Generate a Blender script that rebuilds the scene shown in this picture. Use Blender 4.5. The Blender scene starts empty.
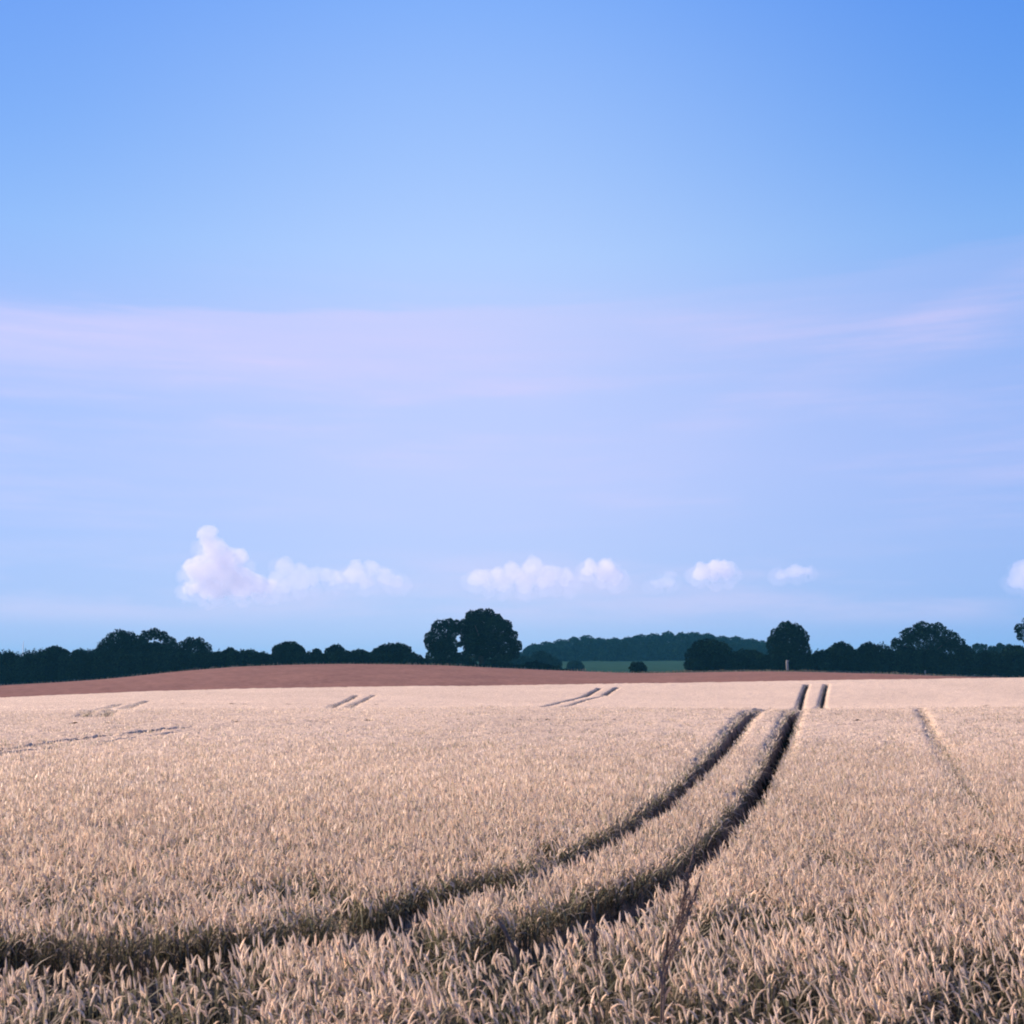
import bpy, math
import numpy as np
from mathutils import Vector, Matrix

rng = np.random.default_rng(11)
S = bpy.context.scene
COL = S.collection
R = math.radians

# ------------------------------------------------------------------ camera
F = 1178.0                       # focal length in pixels of a 1024 px frame
PITCH = math.atan(156.0 / F)     # camera tipped up a little, horizon low in the frame
EZ = 2.72                        # eye height: standing on the field bank
CAN = 0.72                       # height of the ripe wheat
cam_d = bpy.data.cameras.new('camera')
cam = bpy.data.objects.new('camera', cam_d)
COL.objects.link(cam)
cam.location = (0, 0, EZ)
cam.rotation_euler = (R(90) + PITCH, 0, 0)
cam_d.sensor_fit = 'HORIZONTAL'
cam_d.sensor_width = 36
cam_d.lens = 36 * F / 1024
cam_d.clip_start = 0.1
cam_d.clip_end = 30000
cam_d.dof.use_dof = True
cam_d.dof.focus_distance = 32
cam_d.dof.aperture_fstop = (36 * F / 1024) / 9.0     # 9 mm aperture
S.camera = cam

def zrel(py, y):
    """height relative to the eye of something seen at row py from y metres away"""
    return y * np.tan(np.arctan((512.0 - py) / F) + PITCH)
def ucol(px):
    return (np.asarray(px, float) - 512.0) / (F * 0.994)
def at(px, py, y):
    zr = float(zrel(py, y))
    depth = y * math.cos(PITCH) + zr * math.sin(PITCH)
    return Vector(((px - 512.0) / F * depth, y, EZ + zr))
def mpp(y):
    return y / F

# ------------------------------------------------------------------ terrain
def pchip(xs, ys, xq):
    xs = np.asarray(xs, float); ys = np.asarray(ys, float); xq = np.clip(xq, xs[0], xs[-1])
    h = np.diff(xs); d = np.diff(ys) / h
    m = np.zeros(len(xs)); m[0] = d[0]; m[-1] = d[-1]
    for i in range(1, len(xs) - 1):
        if d[i-1] * d[i] > 0:
            w1 = 2*h[i] + h[i-1]; w2 = h[i] + 2*h[i-1]
            m[i] = (w1 + w2) / (w1 / d[i-1] + w2 / d[i])
    k = np.clip(np.searchsorted(xs, xq, side='right') - 1, 0, len(xs) - 2)
    t = (xq - xs[k]) / h[k]
    return ((2*t**3 - 3*t**2 + 1) * ys[k] + (t**3 - 2*t**2 + t) * h[k] * m[k]
            + (-2*t**3 + 3*t**2) * ys[k+1] + (t**3 - t**2) * h[k] * m[k+1])

UG = np.linspace(-0.75, 0.75, 301)
PXG = UG * F * 0.994 + 512
c7 = [0, 200, 350, 500, 700, 850, 1024]
def rows(cols, vals): return pchip(cols, vals, PXG)
W = rows(c7, [698, 690, 687, 685.5, 682.5, 680, 677.5])
B = rows([0, 100, 200, 260, 350, 430, 500, 560, 640, 760, 850, 950, 1024],
         [686, 680, 670, 666, 664, 665, 668, 670.5, 673, 671.5, 673, 676.5, 678.5])
ST = []                          # (distance, ground height along the columns)
one = np.ones_like(UG)
ST.append((0.0, one * (EZ - 2.0 - CAN)))
ST.append((15.0, one * (EZ - 2.0 - CAN)))
for y, vals in ((47, [715.5, 712.0, 711.8, 709.6, 710.6, 711.4, 709.4]),
                (72, [710.5, 708.5, 708.5, 709.5, 712.5, 711.5, 709]),
                (95, [706, 703.5, 704, 706, 708, 707, 705]),
                (110, [704, 701, 701, 703, 705, 704, 701]),
                (135, [701, 694.8, 693.5, 693.5, 693, 690, 687])):
    ST.append((y, EZ + zrel(rows(c7, vals), y) - CAN))
ST.append((160, EZ + zrel(W, 160) - CAN))
ST.append((205, EZ + zrel(W + (B - W) * 0.62, 205)))
ST.append((250, EZ + zrel(B, 250)))
ST.append((300, EZ + zrel(B + 3.0, 300)))
ST.append((420, EZ + zrel(rows([0, 350, 560, 760, 1024], [688, 674, 673.2, 673, 680]), 420)))
ST.append((700, EZ + zrel(rows([0, 350, 540, 700, 850, 1024], [678, 666, 661.5, 660.5, 664, 670]), 700)))
ST.append((900, EZ + zrel(rows([0, 350, 540, 700, 850, 1024], [674, 662, 653, 651, 658, 668]), 900)))
ST.append((1400, EZ + zrel(rows([0, 350, 700, 1024], [669, 666, 662, 667]), 1400)))
ST.append((3000, EZ + zrel(one * 668.6, 3000)))
YS = np.array([s[0] for s in ST])
ZS = np.array([s[1] for s in ST])
YG = np.concatenate([np.arange(0, 60, 1.0), np.arange(60, 320, 2.0), np.arange(320, 1500, 10.0), np.arange(1500, 3001, 50.0)])
GT = np.stack([pchip(YS, ZS[:, j], YG) for j in range(len(UG))], axis=1)
def ground(x, y):
    x = np.asarray(x, float); y = np.asarray(y, float)
    yy = np.clip(y, 0.01, 2999.0)
    u = np.clip(x / np.maximum(yy, 3.0), -0.749, 0.749)
    i = np.clip(np.searchsorted(YG, yy, side='right') - 1, 0, len(YG) - 2)
    ty = (yy - YG[i]) / (YG[i+1] - YG[i])
    fu = (u - UG[0]) / (UG[1] - UG[0]); j = np.clip(fu.astype(int), 0, len(UG) - 2); tu = fu - j
    a = GT[i, j] * (1-tu) + GT[i, j+1] * tu
    b = GT[i+1, j] * (1-tu) + GT[i+1, j+1] * tu
    return a * (1-ty) + b * ty
def gz(x, y): return float(ground(x, y))

def vnoise(x, y, seed=0):
    """smooth value noise, -1..1"""
    xi = np.floor(x).astype(np.int64); yi = np.floor(y).astype(np.int64)
    fx = x - xi; fy = y - yi
    fx = fx*fx*(3-2*fx); fy = fy*fy*(3-2*fy)
    def h(a, b):
        n = (a * 374761393 + b * 668265263 + seed * 2147483647 + 1013904223) & 0xffffffff
        n = ((n ^ (n >> 13)) * 1274126177) & 0xffffffff
        return ((n ^ (n >> 16)) & 0xffff) / 32767.5 - 1
    return (h(xi, yi)*(1-fx) + h(xi+1, yi)*fx)*(1-fy) + (h(xi, yi+1)*(1-fx) + h(xi+1, yi+1)*fx)*fy

# ------------------------------------------------------------------ helpers
def mesh_np(name, verts, faces, mats, parent=None, colors=None, mat_index=None, smooth=False):
    """faces: (n,4) or (n,3) int array, or list of arrays"""
    if not isinstance(faces, list): faces = [faces]
    faces = [np.asarray(f, np.int32) for f in faces if len(f)]
    me = bpy.data.meshes.new(name)
    verts = np.asarray(verts, np.float32)
    me.vertices.add(len(verts)); me.vertices.foreach_set('co', verts.ravel())
    loops = np.concatenate([f.ravel() for f in faces])
    tot = np.concatenate([np.full(len(f), f.shape[1], np.int32) for f in faces])
    start = np.concatenate([[0], np.cumsum(tot)[:-1]]).astype(np.int32)
    me.loops.add(len(loops)); me.loops.foreach_set('vertex_index', loops)
    me.polygons.add(len(tot)); me.polygons.foreach_set('loop_start', start); me.polygons.foreach_set('loop_total', tot)
    if mat_index is not None: me.polygons.foreach_set('material_index', np.asarray(mat_index, np.int32))
    if smooth: me.polygons.foreach_set('use_smooth', np.ones(len(tot), bool))
    for m in (mats if isinstance(mats, (list, tuple)) else [mats]): me.materials.append(m)
    if colors is not None:
        a = me.color_attributes.new('tint', 'FLOAT_COLOR', 'POINT')
        c = np.ones((len(verts), 4), np.float32); c[:, :3] = colors
        a.data.foreach_set('color', c.ravel())
    me.update(calc_edges=True); me.validate()
    o = bpy.data.objects.new(name, me); COL.objects.link(o)
    if parent is not None: o.parent = parent
    return o
def tag(o, label=None, cat=None, group=None, kind=None):
    if label: o['label'] = label
    if cat: o['category'] = cat
    if group: o['group'] = group
    if kind: o['kind'] = kind
    return o
def empty(name, loc, label, cat, group=None):
    o = bpy.data.objects.new(name, None); COL.objects.link(o)
    o.location = loc; o.empty_display_size = 0.3
    return tag(o, label, cat, group)

class MB:
    """collects tubes and boxes into one mesh"""
    def __init__(s): s.v = []; s.f = []; s.n = 0
    def tube(s, pts, rad, k=8, cap=True):
        pts = [Vector(p) for p in pts]
        if not hasattr(rad, '__len__'): rad = [rad] * len(pts)
        base = s.n; up = Vector((0.31, 0.17, 0.93))
        for i, p in enumerate(pts):
            d = (pts[min(i+1, len(pts)-1)] - pts[max(i-1, 0)]).normalized()
            a = d.cross(up)
            if a.length < 0.05: a = d.cross(Vector((1, 0, 0)))
            a.normalize(); b = d.cross(a)
            for j in range(k):
                t = 2*math.pi*j/k
                s.v.append(tuple(p + (a*math.cos(t) + b*math.sin(t))*rad[i])); s.n += 1
        for i in range(len(pts)-1):
            for j in range(k):
                s.f.append((base+i*k+j, base+i*k+(j+1) % k, base+(i+1)*k+(j+1) % k, base+(i+1)*k+j))
        if cap:
            for i, fl in ((0, True), (len(pts)-1, False)):
                s.v.append(tuple(pts[i])); c = s.n; s.n += 1
                for j in range(k):
                    q = (base+i*k+j, base+i*k+(j+1) % k, c)
                    s.f.append(q if fl is False else q[::-1])
    def build(s, name, mat, parent=None, smooth=True):
        q = [f for f in s.f if len(f) == 4]; t = [f for f in s.f if len(f) == 3]
        return mesh_np(name, np.array(s.v), [np.array(q, np.int32).reshape(-1, 4), np.array(t, np.int32).reshape(-1, 3)], mat, parent, smooth=smooth)

# ------------------------------------------------------------------ materials
def mat(name):
    m = bpy.data.materials.new(name); m.use_nodes = True
    nt = m.node_tree; nt.nodes.clear()
    out = nt.nodes.new('ShaderNodeOutputMaterial')
    return m, nt, out
def N(nt, t, **kw):
    n = nt.nodes.new(t)
    for k, v in kw.items():
        if k.startswith('i_'): n.inputs[k[2:].replace('_', ' ')].default_value = v
        else: setattr(n, k, v)
    return n
def ramp(nt, fac, stops):
    r = nt.nodes.new('ShaderNodeValToRGB')
    els = r.color_ramp.elements
    while len(els) < len(stops): els.new(0.5)
    for e, (p, c) in zip(els, stops): e.position = p; e.color = (*c, 1)
    nt.links.new(fac, r.inputs['Fac'])
    return r.outputs['Color']
def noise_col(nt, coord, scale, stops, detail=4, rough=0.6):
    n = N(nt, 'ShaderNodeTexNoise'); n.inputs['Scale'].default_value = scale
    n.inputs['Detail'].default_value = detail; n.inputs['Roughness'].default_value = rough
    nt.links.new(coord, n.inputs['Vector'])
    return ramp(nt, n.outputs['Fac'], stops), n
def mul(nt, a, b, fac=1.0, mode='MULTIPLY'):
    m = N(nt, 'ShaderNodeMix', data_type='RGBA', blend_type=mode)
    m.inputs[0].default_value = fac
    nt.links.new(a, m.inputs[6]); nt.links.new(b, m.inputs[7])
    return m.outputs[2]

def mat_wheat():
    m, nt, out = mat('ripe_wheat')
    at_ = N(nt, 'ShaderNodeAttribute', attribute_name='tint')
    d = N(nt, 'ShaderNodeBsdfDiffuse'); t = N(nt, 'ShaderNodeBsdfTranslucent'); g = N(nt, 'ShaderNodeBsdfGlossy')
    g.inputs['Roughness'].default_value = 0.5; g.inputs['Color'].default_value = (0.9, 0.85, 0.8, 1)
    for n in (d, t): nt.links.new(at_.outputs['Color'], n.inputs['Color'])
    x = N(nt, 'ShaderNodeMixShader'); x.inputs[0].default_value = 0.5
    nt.links.new(d.outputs[0], x.inputs[1]); nt.links.new(t.outputs[0], x.inputs[2])
    y = N(nt, 'ShaderNodeMixShader'); y.inputs[0].default_value = 0.015
    nt.links.new(x.outputs[0], y.inputs[1]); nt.links.new(g.outputs[0], y.inputs[2])
    nt.links.new(y.outputs[0], out.inputs['Surface'])
    return m
def mat_canopy():
    m, nt, out = mat('wheat_canopy')
    at_ = N(nt, 'ShaderNodeAttribute', attribute_name='tint')
    co = N(nt, 'ShaderNodeNewGeometry').outputs['Position']
    c, n = noise_col(nt, co, 9.0, [(0.3, (0.62, 0.62, 0.6)), (0.5, (1, 1, 1)), (0.72, (1.25, 1.22, 1.2))], 6, 0.7)
    b = N(nt, 'ShaderNodeBump'); b.inputs['Strength'].default_value = 0.9; b.inputs['Distance'].default_value = 0.08
    nt.links.new(n.outputs['Fac'], b.inputs['Height'])
    p = N(nt, 'ShaderNodeBsdfDiffuse')
    nt.links.new(mul(nt, at_.outputs['Color'], c), p.inputs['Color'])
    nt.links.new(b.outputs[0], p.inputs['Normal'])
    nt.links.new(p.outputs[0], out.inputs['Surface'])
    return m
def mat_simple(name, stops, scale, rough=0.9, bump=0.0, bdist=0.05, detail=5, spec=0.0, big=None):
    m, nt, out = mat(name)
    co = N(nt, 'ShaderNodeNewGeometry').outputs['Position']
    c, n = noise_col(nt, co, scale, stops, detail)
    if big:
        c2, _ = noise_col(nt, co, big[0], big[1], 3)
        c = mul(nt, c, c2)
    p = N(nt, 'ShaderNodeBsdfPrincipled'); p.inputs['Roughness'].default_value = rough
    p.inputs['Specular IOR Level'].default_value = spec
    nt.links.new(c, p.inputs['Base Color'])
    if bump:
        b = N(nt, 'ShaderNodeBump'); b.inputs['Strength'].default_value = bump; b.inputs['Distance'].default_value = bdist
        nt.links.new(n.outputs['Fac'], b.inputs['Height']); nt.links.new(b.outputs[0], p.inputs['Normal'])
    nt.links.new(p.outputs[0], out.inputs['Surface'])
    return m
def mat_leaf(name):
    m, nt, out = mat(name)
    at_ = N(nt, 'ShaderNodeAttribute', attribute_name='tint')
    d = N(nt, 'ShaderNodeBsdfDiffuse'); t = N(nt, 'ShaderNodeBsdfTranslucent')
    for n in (d, t): nt.links.new(at_.outputs['Color'], n.inputs['Color'])
    x = N(nt, 'ShaderNodeMixShader'); x.inputs[0].default_value = 0.06
    nt.links.new(d.outputs[0], x.inputs[1]); nt.links.new(t.outputs[0], x.inputs[2])
    nt.links.new(x.outputs[0], out.inputs['Surface'])
    return m

M_WHEAT = mat_wheat(); M_CANOPY = mat_canopy()
M_SOIL = mat_simple('field_soil', [(0.3, (0.022, 0.019, 0.013)), (0.7, (0.050, 0.041, 0.029))], 7, bump=0.8)
M_LEAF = mat_leaf('tree_leaves')
M_BARK = mat_simple('bark', [(0.3, (0.022, 0.020, 0.018)), (0.7, (0.045, 0.040, 0.035))], 3, bump=0.6)
M_PALE = mat_simple('weathered_pale_wood', [(0.3, (0.26, 0.24, 0.21)), (0.7, (0.38, 0.35, 0.31))], 6, bump=0.3)
M_WHITE = mat_simple('white_paint', [(0.3, (0.86, 0.86, 0.86)), (0.7, (0.9, 0.9, 0.9))], 2, rough=0.5)
M_STEM = mat_simple('dry_dark_grass', [(0.3, (0.15, 0.105, 0.08)), (0.7, (0.26, 0.18, 0.14))], 30)
M_MEADOW = mat_simple('meadow_grass', [(0.3, (0.015, 0.038, 0.027)), (0.7, (0.026, 0.058, 0.038))], 0.15, bump=0.4, bdist=0.3)
M_FAR = mat_simple('far_farmland', [(0.3, (0.05, 0.09, 0.05)), (0.7, (0.12, 0.13, 0.07))], 0.01)

def mat_plough():
    m, nt, out = mat('reddish_bare_field')
    co = N(nt, 'ShaderNodeNewGeometry').outputs['Position']
    c, n = noise_col(nt, co, 0.9, [(0.25, (0.145, 0.080, 0.062)), (0.5, (0.205, 0.114, 0.090)), (0.75, (0.275, 0.158, 0.124))], 6, 0.7)
    c2, _ = noise_col(nt, co, 0.10, [(0.3, (0.82, 0.81, 0.83)), (0.7, (1.14, 1.11, 1.08))], 8, 0.7)
    c = mul(nt, c, c2)
    w = N(nt, 'ShaderNodeTexWave', wave_type='BANDS', bands_direction='X')
    w.inputs['Scale'].default_value = 0.09; w.inputs['Distortion'].default_value = 2.5; w.inputs['Detail'].default_value = 3
    mp = N(nt, 'ShaderNodeMapping'); mp.inputs['Rotation'].default_value = (0, 0, R(-24))
    nt.links.new(co, mp.inputs['Vector']); nt.links.new(mp.outputs[0], w.inputs['Vector'])
    c3 = ramp(nt, w.outputs['Fac'], [(0.0, (0.97, 0.965, 0.965)), (1.0, (1.02, 1.02, 1.02))])
    c = mul(nt, c, c3)
    p = N(nt, 'ShaderNodeBsdfDiffuse'); nt.links.new(c, p.inputs['Color'])
    b = N(nt, 'ShaderNodeBump'); b.inputs['Strength'].default_value = 1.0; b.inputs['Distance'].default_value = 0.25
    nt.links.new(n.outputs['Fac'], b.inputs['Height']); nt.links.new(b.outputs[0], p.inputs['Normal'])
    nt.links.new(p.outputs[0], out.inputs['Surface'])
    return m
M_PLOUGH = mat_plough()

# ------------------------------------------------------------------ the ground, in strips that share their edges
def patch(name, ys, m, umax, nu=220, dz=0.0):
    us = np.linspace(-umax, umax, nu)
    Y, U = np.meshgrid(ys, us, indexing='ij')
    X = U * Y
    Z = ground(X, Y) + dz
    v = np.stack([X, Y, Z], -1).reshape(-1, 3)
    n = len(us); i, j = np.meshgrid(np.arange(len(ys)-1), np.arange(n-1), indexing='ij')
    a = (i*n + j).ravel()
    o = mesh_np(name, v, np.stack([a, a+1, a+n+1, a+n], 1), m, smooth=True)
    return tag(o, kind='structure')
xs = np.linspace(-34, 34, 69); ysn = np.linspace(-34, 32, 67)
Yn, Xn = np.meshgrid(ysn, xs, indexing='ij')
vn = np.stack([Xn, Yn, ground(Xn, np.maximum(Yn, 0)) - 0.004], -1).reshape(-1, 3)
ii, jj = np.meshgrid(np.arange(66), np.arange(68), indexing='ij'); aa = (ii*69 + jj).ravel()
tag(mesh_np('ground', vn, np.stack([aa, aa+1, aa+70, aa+69], 1), M_SOIL, smooth=True), kind='structure')
patch('field_soil', np.arange(31, 162, 1.0), M_SOIL, 0.95)
patch('ploughed_field', np.concatenate([np.arange(161, 275, 1.5), [275]]), M_PLOUGH, 0.95, 320)
patch('meadow', np.arange(275, 806, 10.0), M_MEADOW, 0.95)
patch('far_land', np.concatenate([np.arange(805, 1500, 20.0), np.arange(1500, 3001, 60.0), [3000]]), M_FAR, 0.95)

# ------------------------------------------------------------------ tramlines through the wheat
def unproject(px, py, y0):
    """point on the canopy seen at this pixel, searching away from y0"""
    ys = np.arange(y0, 164, 0.05)
    zr = zrel(py, ys)
    x = (px - 512.0) / F * (ys * math.cos(PITCH) + zr * math.sin(PITCH))
    hit = np.nonzero(EZ + zr <= ground(x, ys) + CAN)[0]
    k = hit[0] if len(hit) else int(np.argmin(np.abs(EZ + zr - ground(x, ys) - CAN)))
    return np.array([x[k], ys[k]])
def line(pts, y0, width, shift=True):
    p = np.array([unproject(a, b, y0) for a, b in pts])
    # resample along a smooth curve
    s = np.concatenate([[0], np.cumsum(np.maximum(np.hypot(*np.diff(p, axis=0).T), 1e-3))])
    q = np.linspace(0, s[-1], max(8, int(s[-1] / 0.4)))
    p = np.stack([pchip(s, p[:, 0], q), pchip(s, p[:, 1], q)], 1)
    for _ in range(4):
        p[1:-1] = 0.25*p[:-2] + 0.5*p[1:-1] + 0.25*p[2:]
    if hasattr(width, '__len__'):
        cols = np.interp(q, s, [a for a, b in pts])
        wv = np.interp(cols, [a for a, b in width], [b for a, b in width])
    else: wv = np.full(len(p), float(width))
    if shift:                        # traced edge is the near one: the gap lies beyond it
        t = np.gradient(p, axis=0); t /= np.linalg.norm(t, axis=1)[:, None] + 1e-9
        nrm = np.stack([-t[:, 1], t[:, 0]], 1)
        p = p + nrm * (wv * 0.5)[:, None]
    return p, wv
RUTS = [
    line([(-60, 968), (0, 966), (60, 964), (125, 960), (190, 953), (250, 946), (320, 938), (350, 932), (400, 925), (435, 907), (470, 892), (512, 877), (562, 865),
          (612, 841), (662, 811), (702, 777), (732, 745), (757, 712)], 5, [(-60, 1.1), (60, 1.15), (200, 1.0), (300, .8), (350, .95), (430, .8), (520, .62), (600, .5), (757, .46)]),
    line([(380, 962), (450, 952), (500, 943), (542, 935), (607, 927), (637, 907), (677, 882), (712, 860), (737, 830), (762, 797), (782, 760), (794, 730), (800, 711)], 5,
         [(380, 0), (470, .12), (520, .4), (560, .8), (610, .92), (650, .8), (700, .55), (750, .43), (800, .46)]),
    line([(799, 710), (801.5, 700), (807, 684)], 80, .36, False),
    line([(820.5, 709), (822, 703), (826.5, 684)], 80, .34, False),
    line([(84, 716), (104, 709), (122, 703.5)], 40, .26, False),
    line([(104, 716), (127, 708), (147, 700.5)], 40, .3, False),
    line([(325, 711), (341, 703), (357, 695)], 60, .3, False),
    line([(344, 709.5), (359, 702.5), (374, 695)], 60, .2, False),
    line([(538, 707.5), (561, 702), (584, 697)], 80, .18, False),
    line([(584, 697), (592, 692.5), (600, 688)], 80, .38, False),
    line([(560, 707.5), (582, 701), (604, 696)], 80, .15, False),
    line([(604, 695.5), (611, 691), (617.5, 687)], 80, .38, False),
    line([(-30, 754), (0, 749.5), (50, 742), (120, 733.5), (190, 726)], 12, [(-30, .42), (60, .36), (150, .18), (190, .03)]),
    line([(-30, 757), (0, 752.5), (60, 746), (120, 738.5), (180, 731)], 12, [(-30, .34), (100, .22), (180, .04)]),
    line([(918, 708), (930, 728), (947, 755), (970, 790), (1000, 825)], 12, [(918, .0), (935, .05), (950, .09), (985, .12), (1000, .08)], False),
]
for a, b in ((0, 2), (1, 3)):
    p0, p1 = RUTS[a][0][-1], RUTS[b][0][0]
    t = np.linspace(0, 1, 60)[:, None]
    RUTS.append((p0*(1 - t) + p1*t, np.full(60, 0.44)))
def rut_dist(x, y):
    """distance beyond the rut's edge; negative inside a rut"""
    P = np.stack([np.asarray(x, float).ravel(), np.asarray(y, float).ravel()], 1)
    best = np.full(len(P), 9.0)
    for (p, w) in RUTS:
        lo = p.min(0) - 2.2; hi = p.max(0) + 2.2
        sel = np.nonzero(((P >= lo) & (P <= hi)).all(1))[0]
        if not len(sel): continue
        A, Bb = p[:-1], p[1:]; hw = (w[:-1] + w[1:]) / 4
        for c in np.array_split(sel, max(1, len(sel) // 4000)):
            q = P[c][:, None, :]; d = (Bb - A)[None]
            t = np.clip(((q - A[None]) * d).sum(-1) / ((d*d).sum(-1) + 1e-9), 0, 1)
            e = q - (A[None] + d * t[..., None])
            best[c] = np.minimum(best[c], (np.sqrt((e*e).sum(-1)) - hw[None]).min(1))
    return best.reshape(np.asarray(x).shape)

# ------------------------------------------------------------------ wheat
EAR = np.array([(0.83, 0.685, 0.53), (0.85, 0.72, 0.565), (0.79, 0.64, 0.485), (0.86, 0.74, 0.60), (0.72, 0.59, 0.445)])
LEAF = np.array([(0.66, 0.54, 0.39), (0.50, 0.43, 0.29), (0.74, 0.61, 0.46), (0.28, 0.28, 0.17)])
STALK = np.array([(0.20, 0.18, 0.11), (0.15, 0.15, 0.09)])
LOW = np.array((0.032, 0.038, 0.028))  # dull dead lower growth, darkened further to paint in the shade of ruts

def ribbon(pts, w, side):
    pts = np.asarray(pts, float); side = np.asarray(side, float)
    w = np.asarray(w, float)
    v = np.empty((2*len(pts), 3)); v[0::2] = pts - side*w[:, None]; v[1::2] = pts + side*w[:, None]
    i = np.arange(len(pts)-1)*2
    return v, np.stack([i, i+1, i+3, i+2], 1)
def tube4(pts, w):
    pts = np.asarray(pts, float); w = np.asarray(w, float)
    v = []
    for i in range(len(pts)):
        d = pts[min(i+1, len(pts)-1)] - pts[max(i-1, 0)]; d /= np.linalg.norm(d)
        a = np.cross(d, (0, 1, 0)); a /= np.linalg.norm(a) + 1e-9; b = np.cross(d, a)
        for s, t in ((1, 0), (0, 1), (-1, 0), (0, -1)): v.append(pts[i] + (a*s + b*t*0.8)*w[i])
    f = []
    for i in range(len(pts)-1):
        for j in range(4): f.append((i*4+j, i*4+(j+1) % 4, i*4+4+(j+1) % 4, i*4+4+j))
    return np.array(v), np.array(f)

def template(level, r, leaf_k=1.0):
    """one wheat plant of unit canopy height CAN, base at the origin"""
    V, Fc, Cc, n = [], [], [], 0
    def add(v, f, c):
        nonlocal n
        V.append(v); Fc.append(f + n); Cc.append(np.broadcast_to(c, (len(v), 3)) if np.ndim(c) == 1 else c); n += len(v)
    nod = r.uniform(0.0, 1.0)**1.5; a = r.uniform(-0.06, 0.06)
    h = CAN - (0.075 if level == 0 else 0.08 if level == 1 else 0.06)
    ec = EAR[r.integers(len(EAR))] * r.uniform(0.9, 1.1)
    # ear arc
    L = r.uniform(0.075, 0.115) * (1.0 if level == 0 else 0.95 if level == 1 else 0.8)
    k = 4 if level == 0 else 3
    ang = np.linspace(0.12, 0.35 + 1.3*nod, k)
    pts = [np.array((a, 0, h - 0.05*nod))]
    for t in ang[1:]: pts.append(pts[-1] + np.array((math.sin(t), 0, math.cos(t))) * L/(k-1))
    wid = 0.0080 if level == 0 else 0.0092 if level == 1 else 0.013
    for sd in (((0, 1, 0), (0.8, 0.5, -0.3), (0.8, -0.5, -0.3)) if level == 0 else ((0, 1, 0), (0.7, 0, 0.7))):
        v, f = ribbon(pts, np.array([0.45, 1, 0.8, 0.1] if level == 0 else [0.5, 1, 0.3]) * wid, sd); add(v, f, ec)
    # stalk
    if level <= 1:
        sc = STALK[r.integers(2)]
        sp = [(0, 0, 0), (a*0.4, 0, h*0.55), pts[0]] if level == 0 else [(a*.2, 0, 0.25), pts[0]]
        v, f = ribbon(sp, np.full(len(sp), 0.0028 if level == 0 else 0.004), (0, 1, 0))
        c = np.array([LOW, LOW, sc*0.4, sc*0.4, sc, sc]) if level == 0 else np.array([LOW*1.5, LOW*1.5, sc, sc])  # stalk darkens downwards: dead growth plus painted shade
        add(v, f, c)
    # leaves
    nl = 2 if level == 0 else 1
    for q in range(nl):
        th = r.uniform(0, 6.28); z0 = h * (r.uniform(0.45, 0.62) if q else r.uniform(0.68, 0.86))
        Ln = r.uniform(0.16, 0.30) * (1 if level < 2 else 0.8); dr = np.array((math.cos(th), math.sin(th), 0)); sd = np.array((-math.sin(th), math.cos(th), 0.15))
        kk = 4 if level == 0 else 3
        e0 = r.uniform(0.1, 0.5); e1 = r.uniform(0.5, 2.0)
        p = [np.array((a*z0/h, 0, z0))]
        for t in np.linspace(e0, e1, kk)[1:]: p.append(p[-1] + (dr*math.sin(t) + np.array((0, 0, math.cos(t)))) * Ln/(kk-1))
        w = (np.array([0.5, 1, 0.8, 0.1]) if kk == 4 else np.array([0.7, 1, 0.2])) * (0.0072 if level == 0 else 0.008 if level == 1 else 0.013)
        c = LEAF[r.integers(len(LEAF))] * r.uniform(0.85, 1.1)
        c = c*leaf_k  # nearer plants get darker leaves, painting shade into the gaps
        if q: c = c*0.22 + LOW*0.7  # lower leaf: dead leaf colour with shade painted in
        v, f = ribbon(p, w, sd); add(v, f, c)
    return np.concatenate(V), np.concatenate(Fc), np.concatenate(Cc)

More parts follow.
